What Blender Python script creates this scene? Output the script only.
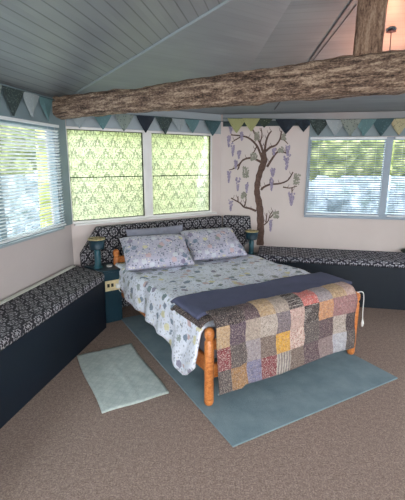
import bpy, bmesh, math, random
from mathutils import Vector, Matrix, noise
random.seed(7)
for o in list(bpy.data.objects): bpy.data.objects.remove(o)
scene = bpy.context.scene
COL = scene.collection
PI = math.pi

# ---------------------------------------------------------------- camera
EYE = 1.589; PITCH = 0.2264; ROLL = 0.0043
cd = bpy.data.cameras.new('camera'); cam = bpy.data.objects.new('camera', cd); COL.objects.link(cam)
cr, sr, cp, sp = math.cos(ROLL), math.sin(ROLL), math.cos(PITCH), math.sin(PITCH)
R_ = Vector((cr, sr*sp, sr*cp)); D_ = Vector((sr, -cr*sp, -cr*cp)); F_ = Vector((0, cp, -sp))
cam.matrix_world = Matrix(((R_.x, -D_.x, -F_.x, 0), (R_.y, -D_.y, -F_.y, 0), (R_.z, -D_.z, -F_.z, EYE), (0, 0, 0, 1)))
cd.sensor_fit = 'HORIZONTAL'; cd.sensor_width = 36.0; cd.lens = 36.0*385.08/405; cd.clip_start = 0.02; cd.clip_end = 200
scene.camera = cam

# ---------------------------------------------------------------- world, exposure
w = bpy.data.worlds.new('sky'); scene.world = w; w.use_nodes = True
bg = w.node_tree.nodes['Background']; bg.inputs[0].default_value = (0.90, 0.95, 1.0, 1); bg.inputs[1].default_value = 5.4
vs = scene.view_settings
vs.view_transform = 'Standard'; vs.look = 'None'; vs.gamma = 1.0; vs.use_curve_mapping = False; vs.exposure = 0.22
sun = bpy.data.lights.new('sun', 'SUN'); sun.energy = 1.6; sun.angle = math.radians(25); sun.color = (1, .96, .86)
so = bpy.data.objects.new('sun', sun); COL.objects.link(so); so.rotation_euler = (math.radians(35), math.radians(12), math.radians(200))

# ---------------------------------------------------------------- the room's frame: three known walls of the angled room end
TH = {'A': 1.3795, 'B': 0.592, 'C': 0.592-PI/4}; DIST = {'A': 2.042, 'B': 3.9463, 'C': 4.8594}
TH['E'] = TH['A']+PI; DIST['E'] = 3.25
TH['G'] = TH['C']+PI; DIST['G'] = 1.5
def nrm(k): return Vector((-math.sin(TH[k]), math.cos(TH[k]), 0))   # outward
def dirv(k): return Vector((math.cos(TH[k]), math.sin(TH[k]), 0))
def cross(k1, k2):
    a, b = nrm(k1), nrm(k2); det = a.x*b.y-a.y*b.x
    return Vector(((DIST[k1]*b.y-DIST[k2]*a.y)/det, (a.x*DIST[k2]-b.x*DIST[k1])/det, 0))
ORIG = {'A': cross('A', 'B'), 'B': cross('A', 'B'), 'C': cross('B', 'C'), 'E': cross('C', 'E'), 'G': cross('E', 'G')}
def WM(k, s=0, off=0, z=0):   # wall frame: x along the wall (left to right seen from inside), y outward, z up
    d, n = dirv(k), nrm(k); o = ORIG[k]+d*s-n*off
    return Matrix(((d.x, n.x, 0, o.x), (d.y, n.y, 0, o.y), (0, 0, 1, z), (0, 0, 0, 1)))
EAVES = 2.14; PITCHR = 0.30

# daylight that comes in through the glazed doors and window behind the camera
def area(name, k, s, z, sx, sz, power, color):
    l = bpy.data.lights.new(name, 'AREA'); l.shape = 'RECTANGLE'; l.size = sx; l.size_y = sz; l.energy = power; l.color = color
    o = bpy.data.objects.new(name, l); COL.objects.link(o)
    o.matrix_world = WM(k, s, 0.02, z) @ Matrix.Rotation(-PI/2, 4, 'X')
    return o
LEN_E = (cross('E', 'G')-cross('C', 'E')).length; LEN_G = (cross('A', 'G')-cross('E', 'G')).length
area('daylight_doors', 'G', 2.6, 1.1, 3.0, 1.9, 80, (1.0, 0.95, 0.9))
area('daylight_side', 'E', 3.2, 1.4, 2.2, 1.0, 30, (0.93, 0.97, 1.0))

# ---------------------------------------------------------------- node helpers
class NX:
    def __init__(s, nt): s.nt = nt
    def m(s, op, *a, clamp=False):
        n = s.nt.nodes.new('ShaderNodeMath'); n.operation = op; n.use_clamp = clamp
        for i, v in enumerate(a): s.put(n.inputs[i], v)
        return n.outputs[0]
    def put(s, inp, v):
        if isinstance(v, bpy.types.NodeSocket): s.nt.links.new(v, inp)
        elif isinstance(v, tuple) and len(v) == 3 and inp.type == 'RGBA': inp.default_value = (*v, 1)
        else: inp.default_value = v
    def coord(s, which='Object'): 
        return s.nt.nodes.new('ShaderNodeTexCoord').outputs[which]
    def xyz(s, v):
        n = s.nt.nodes.new('ShaderNodeSeparateXYZ'); s.put(n.inputs[0], v); return n.outputs
    def vec(s, x, y, z=0.0):
        n = s.nt.nodes.new('ShaderNodeCombineXYZ'); s.put(n.inputs[0], x); s.put(n.inputs[1], y); s.put(n.inputs[2], z); return n.outputs[0]
    def scale(s, v, k):
        n = s.nt.nodes.new('ShaderNodeVectorMath'); n.operation = 'MULTIPLY'; s.put(n.inputs[0], v); n.inputs[1].default_value = k; return n.outputs[0]
    def noise(s, v, sc, det=2, rough=.5, out=0):
        n = s.nt.nodes.new('ShaderNodeTexNoise'); s.put(n.inputs['Vector'], v); n.inputs['Scale'].default_value = sc
        n.inputs['Detail'].default_value = det; n.inputs['Roughness'].default_value = rough; return n.outputs[out]
    def vor(s, v, sc, feature='F1', out='Distance', rnd=1.0):
        n = s.nt.nodes.new('ShaderNodeTexVoronoi'); n.feature = feature; s.put(n.inputs['Vector'], v); n.inputs['Scale'].default_value = sc
        n.inputs['Randomness'].default_value = rnd; return n.outputs[out]
    def ramp(s, f, stops, const=False):
        n = s.nt.nodes.new('ShaderNodeValToRGB'); s.put(n.inputs[0], f); r = n.color_ramp
        if const: r.interpolation = 'CONSTANT'
        while len(r.elements) < len(stops): r.elements.new(.5)
        for e, (p, c) in zip(r.elements, stops): e.position = p; e.color = (*c, 1)
        return n.outputs[0]
    def mix(s, f, a, b):
        n = s.nt.nodes.new('ShaderNodeMix'); n.data_type = 'RGBA'; s.put(n.inputs[0], f); s.put(n.inputs[6], a); s.put(n.inputs[7], b); return n.outputs[2]
    def step(s, f, lo, hi):   # smooth 0..1 between lo and hi
        n = s.nt.nodes.new('ShaderNodeMapRange'); n.interpolation_type = 'SMOOTHSTEP'; s.put(n.inputs[0], f)
        n.inputs[1].default_value = lo; n.inputs[2].default_value = hi; return n.outputs[0]
def lin(r, g, b):
    f = lambda c: c/12.92 if c <= .04045 else ((c+.055)/1.055)**2.4
    return (f(r/255), f(g/255), f(b/255))
MATS = {}
def newmat(name):
    m = bpy.data.materials.new(name); m.use_nodes = True; MATS[name] = m
    nt = m.node_tree; return m, NX(nt), nt.nodes['Principled BSDF']
def bump(x, b, h, strength=.3, dist=.01):
    n = x.nt.nodes.new('ShaderNodeBump'); n.inputs['Strength'].default_value = strength; n.inputs['Distance'].default_value = dist
    x.put(n.inputs['Height'], h); x.nt.links.new(n.outputs[0], b.inputs['Normal'])
def plain(name, col, rough=.6, vary=.08, sc=6, bmp=0, metal=0, spec=.4, sheen=0):
    m, x, b = newmat(name); c = x.coord()
    f = x.noise(c, sc, 3)
    lo = tuple(v*(1-vary) for v in col); hi = tuple(min(1, v*(1+vary)) for v in col)
    x.put(b.inputs['Base Color'], x.ramp(f, [(.3, lo), (.7, hi)])); b.inputs['Roughness'].default_value = rough
    b.inputs['Metallic'].default_value = metal; b.inputs['Specular IOR Level'].default_value = spec
    if bmp: bump(x, b, x.noise(c, sc*12, 3), bmp, .005)
    return m

# ---------------------------------------------------------------- materials
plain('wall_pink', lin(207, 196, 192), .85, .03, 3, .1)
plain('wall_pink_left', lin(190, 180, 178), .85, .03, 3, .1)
plain('wood_bluegrey', lin(122, 140, 146), .5, .06, 4, .05)
plain('plaster_pale', lin(196, 202, 204), .8, .03, 3)
plain('frame_white', lin(222, 222, 220), .4, .02, 3)
plain('band_palegrey', lin(152, 164, 170), .7, .05, 4)
plain('frame_greyblue', lin(150, 163, 176), .5, .05)
plain('plate_dark', lin(52, 66, 70), .7, .1, 6)
plain('navy_board', lin(14, 27, 40), .55, .12, 3, .05)
plain('teal_paint', lin(24, 54, 68), .4, .08, 5)
plain('ceramic_teal', lin(34, 84, 98), .3, .1, 8)
plain('gold_lining', lin(200, 184, 140), .35, .3, 60, metal=.3)
plain('white_plastic', lin(235, 236, 234), .4, .02)
plain('rail_white', lin(215, 215, 208), .4, .05)
plain('slat_white', lin(222, 226, 228), .45, .02)
plain('socket_wood', lin(216, 200, 158), .5, .15, 25)
plain('black_plastic', lin(20, 20, 22), .4, .05)
plain('grass', lin(92, 122, 50), .9, .4, 30)
plain('grey_cloth', lin(132, 134, 148), .9, .1, 20, .2)
plain('dark_green_cloth', lin(60, 74, 66), .9, .2, 30, .2)
plain('cord_dark', lin(92, 92, 96), .6)
plain('rose_brown', lin(66, 58, 66), .7)
plain('black_metal', lin(40, 36, 36), .4, metal=.6)
plain('mural_bark', lin(94, 74, 66), .9, .3, 30)
plain('mural_lilac', lin(148, 138, 160), .9, .3, 40)
plain('mural_green', lin(140, 138, 126), .9, .25, 40)
plain('candle_wax', lin(235, 228, 215), .6)

def m_ceiling(name, amt, bs):
    m, x, b = newmat(name); c = x.coord(); s = x.xyz(c)
    f = x.m('FRACT', x.m('DIVIDE', x.m('ADD', s[1], 10*.078-.002), .078))
    g = x.m('SUBTRACT', 1.0, x.step(x.m('ABSOLUTE', x.m('SUBTRACT', f, .5)), .03, .07))
    cell = x.m('FLOOR', x.m('DIVIDE', x.m('ADD', s[1], 10*.078-.002), .078))
    nn = x.noise(x.vec(x.m('MULTIPLY', s[0], .8), x.m('MULTIPLY', cell, 1.7), 0.0), 2.0, 2)
    base = x.ramp(nn, [(.3, lin(124, 132, 136)), (.7, lin(138, 146, 149))])
    x.put(b.inputs['Base Color'], x.mix(x.m('MULTIPLY', g, amt), base, lin(66, 74, 78))); b.inputs['Roughness'].default_value = .42
    bump(x, b, x.m('SUBTRACT', 1.0, g), bs, .004)
m_ceiling('ceiling_boards', .55, .3); m_ceiling('ceiling_boards_painted', .08, .03); m_ceiling('ceiling_boards_faint', .14, .05)

def m_timber(name, ca, cb, cc):
    m, x, b = newmat(name); c = x.coord()
    st = x.scale(c, (1.2, 9, 9)); n1 = x.noise(st, 5, 6, .65); n2 = x.noise(x.scale(c, (6, 14, 14)), 9, 5, .7)
    f = x.m('ADD', x.m('MULTIPLY', n1, .55), x.m('MULTIPLY', n2, .45))
    x.put(b.inputs['Base Color'], x.ramp(f, [(.4, ca), (.5, cb), (.6, cc)])); b.inputs['Roughness'].default_value = .85
    bump(x, b, f, .9, .03)
m_timber('rough_oak', lin(50, 38, 32), lin(130, 106, 90), lin(200, 176, 152))
m_timber('post_oak', lin(84, 62, 50), lin(140, 112, 92), lin(172, 146, 124))
m_timber('pine', lin(168, 92, 42), lin(202, 124, 66), lin(218, 148, 88))
MATS['pine'].node_tree.nodes['Principled BSDF'].inputs['Roughness'].default_value = .35
for n in MATS['pine'].node_tree.nodes:
    if n.type == 'BUMP': n.inputs['Strength'].default_value = .1

def m_carpet():
    m, x, b = newmat('carpet'); c = x.coord()
    n = x.noise(c, 120, 3, .7); n2 = x.noise(c, 1.3, 2); n3 = x.noise(c, 38, 3, .7)
    a = x.ramp(x.m('ADD', x.m('MULTIPLY', n, .7), x.m('MULTIPLY', n3, .3)), [(.35, lin(110, 92, 84)), (.5, lin(148, 128, 118)), (.65, lin(188, 166, 154))])
    x.put(b.inputs['Base Color'], x.mix(x.m('MULTIPLY', n2, .25), a, lin(120, 106, 100))); b.inputs['Roughness'].default_value = .95
    bump(x, b, n, .6, .01)
m_carpet()
def m_rug(name, lo, hi, sc, vein=None):
    m, x, b = newmat(name); c = x.coord(); n = x.noise(c, sc, 4, .65); n2 = x.noise(c, 200, 2)
    col = x.ramp(n, [(.3, lo), (.7, hi)])
    if vein:
        s = x.xyz(c); 
        u = x.m('ABSOLUTE', x.m('SUBTRACT', x.m('FRACT', x.m('MULTIPLY', x.m('ADD', s[0], s[1]), 16)), .5))
        v = x.m('ABSOLUTE', x.m('SUBTRACT', x.m('FRACT', x.m('MULTIPLY', x.m('SUBTRACT', s[0], s[1]), 16)), .5))
        f = x.m('LESS_THAN', x.m('MINIMUM', u, v), .1)
        col = x.mix(x.m('MULTIPLY', f, .25), col, vein)
    x.put(b.inputs['Base Color'], col); b.inputs['Roughness'].default_value = .95; bump(x, b, x.m('ADD', n2, n), .5, .01)
m_rug('rug_teal', lin(108, 130, 140), lin(134, 154, 162), 5)
m_rug('mat_mint', lin(172, 186, 184), lin(202, 210, 206), 14, lin(150, 168, 168))

def m_damask(name, dark, light, a=.115):
    # rows of ringed flower heads with scrolls between, woven pale on near-black
    m, x, b = newmat(name); c = x.coord(); s = x.xyz(c)
    U = x.m('DIVIDE', s[0], a); V = x.m('DIVIDE', x.m('ADD', s[1], x.m('MULTIPLY', s[2], 1.0)), a)
    def cell(u, v):
        pu = x.m('SUBTRACT', x.m('FRACT', u), .5); pv = x.m('SUBTRACT', x.m('FRACT', v), .5)
        r = x.m('SQRT', x.m('ADD', x.m('MULTIPLY', pu, pu), x.m('MULTIPLY', pv, pv))); t = x.m('ARCTAN2', pv, pu)
        return r, t
    r, t = cell(x.m('ADD', U, 20.0), x.m('ADD', V, 20.0))
    flower = x.m('LESS_THAN', r, x.m('ADD', .13, x.m('MULTIPLY', x.m('COSINE', x.m('MULTIPLY', t, 6)), .06)))
    ring = x.m('LESS_THAN', x.m('ABSOLUTE', x.m('SUBTRACT', r, x.m('ADD', .31, x.m('MULTIPLY', x.m('COSINE', x.m('MULTIPLY', t, 8)), .05)))), .045)
    r2, t2 = cell(x.m('ADD', U, 20.5), x.m('ADD', V, 20.5))
    star = x.m('LESS_THAN', x.m('ABSOLUTE', x.m('SUBTRACT', r2, x.m('ADD', .14, x.m('MULTIPLY', x.m('COSINE', x.m('MULTIPLY', t2, 4)), .09)))), .05)
    f = x.m('MINIMUM', 1.0, x.m('ADD', x.m('ADD', flower, ring), star))
    f = x.m('MULTIPLY', f, x.step(x.noise(c, 60, 2), .3, .55))
    x.put(b.inputs['Base Color'], x.mix(f, dark, light)); b.inputs['Roughness'].default_value = .85
    bump(x, b, x.noise(c, 250, 2), .2, .003)
m_damask('damask', lin(30, 31, 40), lin(168, 166, 172))
m_damask('damask_c', lin(36, 38, 50), lin(190, 190, 200), .125)

def m_film():
    m, x, b = newmat('window_film'); c = x.coord(); s = x.xyz(c)
    U = x.m('DIVIDE', s[0], .165); V = x.m('DIVIDE', s[2], .115)
    row = x.m('FLOOR', V); sh = x.m('MULTIPLY', x.m('MODULO', x.m('ADD', row, 40.0), 2.0), .5)
    pu = x.m('SUBTRACT', x.m('FRACT', x.m('ADD', x.m('ADD', U, 10.0), sh)), .5); pv = x.m('FRACT', V)
    au = x.m('ABSOLUTE', pu)
    # pointed lace motif: a stepped triangle with scrolls
    tri = x.m('SUBTRACT', x.m('ADD', .42, x.m('MULTIPLY', x.m('SINE', x.m('MULTIPLY', pv, 25.0)), .05)), x.m('MULTIPLY', pv, .55))
    edge = x.m('LESS_THAN', x.m('ABSOLUTE', x.m('SUBTRACT', au, tri)), .035)
    inner = x.m('LESS_THAN', x.m('ABSOLUTE', x.m('SUBTRACT', au, x.m('MULTIPLY', tri, .45))), .03)
    base = x.m('MULTIPLY', x.m('LESS_THAN', pv, .1), x.m('LESS_THAN', au, .38))
    lace = x.m('LESS_THAN', x.m('ABSOLUTE', x.m('SUBTRACT', x.vor(c, 62), .40)), .09)
    f = x.m('MINIMUM', 1.0, x.m('ADD', x.m('ADD', edge, x.m('MULTIPLY', base, .3)), x.m('ADD', inner, x.m('MULTIPLY', lace, 1.0))))
    seam = x.m('LESS_THAN', x.m('ABSOLUTE', x.m('SUBTRACT', s[2], 1.425)), .004)
    f = x.m('MINIMUM', 1.0, x.m('ADD', x.m('MULTIPLY', f, .55), seam))
    col = x.mix(f, lin(248, 249, 236), lin(98, 110, 106))
    nt = x.nt; tl = nt.nodes.new('ShaderNodeBsdfTranslucent'); x.put(tl.inputs[0], col)
    tp = nt.nodes.new('ShaderNodeBsdfTransparent'); x.put(tp.inputs[0], col)
    mx = nt.nodes.new('ShaderNodeMixShader'); mx.inputs[0].default_value = .4
    nt.links.new(tl.outputs[0], mx.inputs[1]); nt.links.new(tp.outputs[0], mx.inputs[2])
    nt.links.new(mx.outputs[0], nt.nodes['Material Output'].inputs[0])
m_film()
def m_glass():
    m, x, b = newmat('glass'); nt = x.nt
    tp = nt.nodes.new('ShaderNodeBsdfTransparent'); x.put(tp.inputs[0], x.ramp(x.noise(x.coord(), 2.0), [(.3, (.93, .96, .96)), (.7, (.97, .98, .98))]))
    nt.links.new(tp.outputs[0], nt.nodes['Material Output'].inputs[0])
m_glass()

def m_duvet(name, ground, sc, bl, fa):
    m, x, b = newmat(name); c = x.coord()
    w1 = x.noise(c, 9*sc, 2, out=1); 
    d = x.vor(c, 15*sc); cc = x.vor(c, 15*sc, out='Color'); k = x.xyz(cc)[0]
    col = x.ramp(k, [(0, lin(96, 118, 140)), (.2, lin(130, 142, 136)), (.35, lin(214, 208, 160)), (.45, lin(88, 112, 112)), (.58, lin(200, 170, 170)), (.66, lin(120, 112, 140)), (.8, lin(205, 210, 216))], True)
    blob = x.m('MULTIPLY', x.m('LESS_THAN', x.m('ADD', d, x.m('MULTIPLY', x.noise(c, 60*sc, 2), .45)), bl), .8)
    d2 = x.vor(c, 42); fine = x.m('LESS_THAN', x.m('ADD', d2, x.m('MULTIPLY', x.noise(c, 90, 2), .3)), .5)
    k2 = x.xyz(x.vor(c, 42, out='Color'))[1]
    fcol = x.ramp(k2, [(0, lin(104, 110, 126)), (.45, lin(150, 158, 172)), (.8, lin(220, 216, 205))], True)
    base = x.mix(x.m('MULTIPLY', fine, fa), ground, fcol)
    x.put(b.inputs['Base Color'], x.mix(blob, base, col)); b.inputs['Roughness'].default_value = .9
    bump(x, b, x.noise(c, 7, 4, .6), .6, .03)
m_duvet('duvet_print', lin(226, 231, 244), .8, .58, .5); m_duvet('pillow_print', lin(182, 180, 198), .85, .56, .95)

def m_print(name, base, spot, sc=55, amt=.3, mode='vor'):
    m, x, b = newmat(name); c = x.coord(); sc *= 1.5
    if mode == 'plain': f = x.step(x.noise(c, sc, 3, .7), .45, .6)
    elif mode == 'stripe': f = x.step(x.m('SINE', x.m('MULTIPLY', x.xyz(c)[0], 260.0)), -.2, .5)
    else: f = x.m('LESS_THAN', x.m('ADD', x.vor(c, sc, rnd=.2 if mode == 'dots' else 1.0), x.m('MULTIPLY', x.noise(c, 80, 2), .0 if mode == 'dots' else .25)), amt)
    f2 = x.step(x.noise(c, 45, 4, .75), .35, .65); x.put(b.inputs['Base Color'], x.mix(x.m('MULTIPLY', x.step(x.noise(c, 150, 2), .5, .62), .3), x.mix(x.m('MULTIPLY', f2, .42), x.mix(f, base, spot), lin(92, 78, 76)), lin(206, 192, 180))); b.inputs['Roughness'].default_value = .95
    q = x.xyz(c); quilt = x.m('ADD', x.noise(c, 28, 3), x.m('MULTIPLY', x.vor(c, 26), .8)); bump(x, b, quilt, .7, .012)
    return name
PR = {}
for k, a in {'tan': (lin(186, 158, 122), lin(160, 130, 98), 40, .3, 'plain'), 'purple': (lin(82, 66, 82), lin(66, 54, 70), 40, .3, 'plain'),
    'beige': (lin(164, 150, 138), lin(128, 112, 104), 60, .4), 'speck': (lin(180, 168, 158), lin(96, 78, 74), 70, .42),
    'greypurple': (lin(112, 102, 110), lin(84, 74, 82), 50, .4), 'rosy': (lin(190, 162, 152), lin(148, 96, 96), 60, .42),
    'dots': (lin(42, 38, 42), lin(205, 198, 190), 62, .3, 'dots'), 'orange': (lin(196, 142, 100), lin(176, 124, 92), 40, .3, 'plain'),
    'rose': (lin(156, 112, 112), lin(136, 94, 100), 40, .3, 'plain'), 'redspeck': (lin(120, 46, 56), lin(214, 196, 186), 75, .42),
    'dark': (lin(76, 70, 70), lin(128, 120, 114), 70, .35), 'lavbeige': (lin(150, 142, 146), lin(126, 116, 122), 50, .4),
    'brown': (lin(112, 96, 88), lin(86, 72, 68), 60, .4), 'yellow': (lin(208, 158, 58), lin(190, 136, 50), 40, .3, 'plain'),
    'redwhite': (lin(204, 180, 168), lin(140, 40, 52), 70, .45), 'plum': (lin(88, 68, 76), lin(72, 56, 64), 40, .3, 'plain'),
    'nearblack': (lin(46, 36, 46), lin(60, 46, 56), 40, .3, 'plain'), 'gold': (lin(150, 112, 72), lin(112, 82, 60), 60, .42),
    'bluelav': (lin(122, 122, 150), lin(104, 104, 134), 40, .3, 'plain'), 'stripe': (lin(176, 168, 158), lin(120, 110, 112), 60, .4, 'stripe'),
    'mauve': (lin(134, 116, 116), lin(112, 96, 98), 50, .4), 'whitegrey': (lin(178, 178, 186), lin(138, 138, 150), 60, .4),
    'darkfloral': (lin(40, 34, 40), lin(150, 126, 116), 60, .33), 'pinkred': (lin(196, 100, 96), lin(222, 180, 168), 60, .4)}.items():
    m_print('patch_'+k, *a)
plain('quilt_navy', lin(82, 86, 112), .95, .08, 9, .5)

def m_flag(name, base, spot, sc=40, amt=.4):
    m, x, b = newmat(name); c = x.coord()
    f = x.m('LESS_THAN', x.m('ADD', x.vor(c, sc), x.m('MULTIPLY', x.noise(c, 50, 2), .3)), amt)
    x.put(b.inputs['Base Color'], x.mix(f, base, spot)); b.inputs['Roughness'].default_value = .9
m_flag('flag_navy', lin(30, 40, 52), lin(34, 46, 58)); m_flag('flag_floral', lin(48, 62, 62), lin(92, 108, 104), 75, .45)
m_flag('flag_grey', lin(148, 160, 164), lin(158, 170, 172)); m_flag('flag_teal', lin(92, 126, 130), lin(104, 138, 140))
m_flag('flag_sage', lin(128, 140, 134), lin(84, 98, 92), 45, .4); m_flag('flag_olive', lin(156, 158, 112), lin(128, 134, 88), 50, .35)
m_flag('flag_darkteal', lin(58, 86, 92), lin(74, 102, 106)); m_flag('flag_green', lin(52, 64, 54), lin(104, 114, 90), 50, .4)
m_flag('flag_cream', lin(170, 166, 134), lin(122, 126, 104), 45, .4)

def m_hedge(name, a, b_, c_):
    m, x, b = newmat(name); c = x.coord(); f = x.noise(c, 3.2, 5, .7)
    x.put(b.inputs['Base Color'], x.ramp(f, [(.35, a), (.5, b_), (.64, c_)])); b.inputs['Roughness'].default_value = .9
m_hedge('hedge_lime', lin(132, 142, 70), lin(176, 182, 104), lin(214, 216, 170))
m_hedge('hedge_green', lin(64, 80, 44), lin(118, 128, 74), lin(180, 182, 134))
m_hedge('shrub_pale', lin(104, 120, 118), lin(146, 158, 168), lin(188, 196, 206))
plain('patio_pale', lin(140, 150, 160), .8, .2, 2)
plain('render_white', lin(140, 152, 162), .8, .3, .8)
plain('slat_backlit', lin(136, 142, 150), .5, .02)  # white slats with backlit shade put into the colour, for the right-hand blinds
m, x, b = newmat('orange_bulb'); b.inputs['Emission Color'].default_value = (1, .42, .2, 1); b.inputs['Emission Strength'].default_value = 6

# ---------------------------------------------------------------- mesh helpers
def obj(name, bm, mat, parent=None, mw=None, smooth=False, local=None):
    me = bpy.data.meshes.new(name); bmesh.ops.recalc_face_normals(bm, faces=bm.faces); bm.to_mesh(me); bm.free()
    o = bpy.data.objects.new(name, me); COL.objects.link(o)
    for m in (mat if isinstance(mat, (list, tuple)) else [mat]): me.materials.append(MATS[m])
    if smooth:
        for p in me.polygons: p.use_smooth = True
    if parent: o.parent = parent
    if mw is not None: o.matrix_world = mw if not parent else mw
    if local is not None: o.matrix_local = local
    return o
def thing(name, label, cat, mw=None, group=None):
    o = bpy.data.objects.new(name, None); COL.objects.link(o); o.empty_display_size = .1
    if mw is not None: o.matrix_world = mw
    o['label'] = label; o['category'] = cat
    if group: o['group'] = group
    return o
def tag(o, label, cat, group=None):
    o['label'] = label; o['category'] = cat
    if group: o['group'] = group
    return o
def struct(o): o['kind'] = 'structure'; return o
def box(bm, x0, x1, y0, y1, z0, z1, bev=0, seg=2):
    r = bmesh.ops.create_cube(bm, size=1); vs_ = r['verts']
    for v in vs_: v.co = Vector((x0+(v.co.x+.5)*(x1-x0), y0+(v.co.y+.5)*(y1-y0), z0+(v.co.z+.5)*(z1-z0)))
    if bev:
        es = {e for v in vs_ for e in v.link_edges}
        bmesh.ops.bevel(bm, geom=list(es), offset=bev, segments=seg, profile=.6, affect='EDGES')
    return bm
def lathe(bm, prof, cx=0, cy=0, n=24, cap=True):
    rings = []
    for r, z in prof:
        rings.append([bm.verts.new((cx+r*math.cos(2*PI*i/n), cy+r*math.sin(2*PI*i/n), z)) for i in range(n)])
    for a, b_ in zip(rings, rings[1:]):
        for i in range(n): bm.faces.new((a[i], a[(i+1) % n], b_[(i+1) % n], b_[i]))
    if cap:
        bm.faces.new(rings[0][::-1]); bm.faces.new(rings[-1])
    return bm
def tube(bm, pts, rad, n=8):
    pts = [Vector(p) for p in pts]; rings = []; 
    for i, p in enumerate(pts):
        t = (pts[min(i+1, len(pts)-1)]-pts[max(i-1, 0)]).normalized()
        up = Vector((0, 0, 1)) if abs(t.z) < .9 else Vector((1, 0, 0))
        a = t.cross(up).normalized(); b_ = t.cross(a); r = rad[i] if isinstance(rad, (list, tuple)) else rad
        rings.append([bm.verts.new(p+(a*math.cos(2*PI*k/n)+b_*math.sin(2*PI*k/n))*r) for k in range(n)])
    for r0, r1 in zip(rings, rings[1:]):
        for k in range(n): bm.faces.new((r0[k], r0[(k+1) % n], r1[(k+1) % n], r1[k]))
    bm.faces.new(rings[0][::-1]); bm.faces.new(rings[-1]); return bm
def prism(bm, poly, z0, z1):
    a = [bm.verts.new((x, y, z0)) for x, y in poly]; b_ = [bm.verts.new((x, y, z1)) for x, y in poly]
    bm.faces.new(a[::-1]); bm.faces.new(b_)
    n = len(poly)
    for i in range(n): bm.faces.new((a[i], a[(i+1) % n], b_[(i+1) % n], b_[i]))
    return bm
def smooth_path(pts, sub=5):
    pts = [Vector(p) for p in pts]; out = []
    for i in range(len(pts)-1):
        p0 = pts[max(i-1, 0)]; p1 = pts[i]; p2 = pts[i+1]; p3 = pts[min(i+2, len(pts)-1)]
        for k in range(sub):
            t = k/sub; out.append(.5*((2*p1)+(p2-p0)*t+(2*p0-5*p1+4*p2-p3)*t*t+(-p0+3*p1-3*p2+p3)*t**3))
    out.append(pts[-1]); return out
def bevelmod(o, w_=.004, seg=2):
    m = o.modifiers.new('b', 'BEVEL'); m.width = w_; m.segments = seg; m.limit_method = 'ANGLE'; return o
BMN = bmesh.new

# ---------------------------------------------------------------- structure
def clip(poly, n, d):      # keep n.p <= d
    out = []
    for i in range(len(poly)):
        p, q = poly[i], poly[(i+1) % len(poly)]; a, b_ = n.dot(p)-d, n.dot(q)-d
        if a <= 0: out.append(p)
        if a*b_ < 0: out.append(p+(q-p)*(a/(a-b_)))
    return out
KEYS = ['A', 'B', 'C', 'E', 'G']
poly0 = [Vector((-20, -20, 0)), Vector((20, -20, 0)), Vector((20, 20, 0)), Vector((-20, 20, 0))]
room = poly0
for k in KEYS: room = clip(room, nrm(k), DIST[k])
big = poly0
for k in KEYS: big = clip(big, nrm(k), DIST[k]+.12)
bm = prism(BMN(), [(p.x, p.y) for p in big], -.08, 0)
fl = struct(obj('floor', bm, 'carpet'))
CAP = 3.15
names_c = {'A': 'ceiling_left', 'B': 'ceiling_back', 'C': 'ceiling_right', 'E': 'ceiling_side', 'G': 'ceiling_rear'}
for k in KEYS+['top']:
    p = room
    if k == 'top':
        for j in KEYS: p = clip(p, nrm(j), DIST[j]-(CAP-EAVES)/PITCHR)
        if len(p) < 3: continue
        M = Matrix.Identity(4); f = lambda v: CAP
    else:
        for j in KEYS:
            if j != k: p = clip(p, nrm(j)-nrm(k), DIST[j]-DIST[k])      # dist_k <= dist_j
        p = clip(p, -nrm(k), (CAP-EAVES)/PITCHR-DIST[k])
        M = WM(k); f = lambda v: EAVES+PITCHR*(DIST[k]-nrm(k).dot(v))
    Mi = M.inverted(); bm = BMN(); lo = []; hi = []
    for v in p:
        a = Mi @ Vector((v.x, v.y, f(v))); lo.append(bm.verts.new(a)); hi.append(bm.verts.new(a+Vector((0, 0, .06))))
    bm.faces.new(lo); bm.faces.new(hi[::-1]); n = len(lo)
    for i in range(n): bm.faces.new((lo[i], lo[(i+1) % n], hi[(i+1) % n], hi[i]))
    struct(obj(names_c.get(k, 'ceiling'), bm, {'B': 'ceiling_boards_painted', 'C': 'ceiling_boards_faint'}.get(k, 'ceiling_boards'), mw=M))

def wall(k, name, length, s0, holes, z1, mat, z0=0.0, side_mat=None, t=.12):
    # holes: list of (sa, sb, za, zb) left to right
    bm = BMN(); s = s0
    for sa, sb, za, zb in holes:
        if sa > s: box(bm, s, sa, 0, t, z0, z1)
        if za > z0: box(bm, sa, sb, 0, t, z0, za)
        if zb < z1: box(bm, sa, sb, 0, t, zb, z1)
        s = sb
    if s0+length > s: box(bm, s, s0+length, 0, t, z0, z1)
    return struct(obj(name, bm, mat, mw=WM(k)))
LA = (cross('A', 'G')-ORIG['A']).length; LB = (ORIG['C']-ORIG['B']).length; LC = (cross('C', 'E')-ORIG['C']).length
Z0, Z1 = .965, 1.90
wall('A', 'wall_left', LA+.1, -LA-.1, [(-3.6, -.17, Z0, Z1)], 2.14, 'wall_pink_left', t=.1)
wall('B', 'wall_back', LB+.04, -.04, [(.0, 1.74, Z0, Z1+.01)], 2.14, 'wall_pink', t=.1)
wall('C', 'wall_right', LC+.1, -.03, [(1.04, 3.4, Z0-.01, 1.87)], 2.14, 'wall_pink', t=.1)
wall('E', 'wall_side', LEN_E+.1, -.1, [(2.1, 4.3, .9, 1.9)], 2.14, 'wall_pink', t=.1)
wall('G', 'wall_rear', LEN_G+.1, -.1, [(1.1, 4.1, .12, 2.05)], 2.14, 'wall_pink', t=.1)
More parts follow.
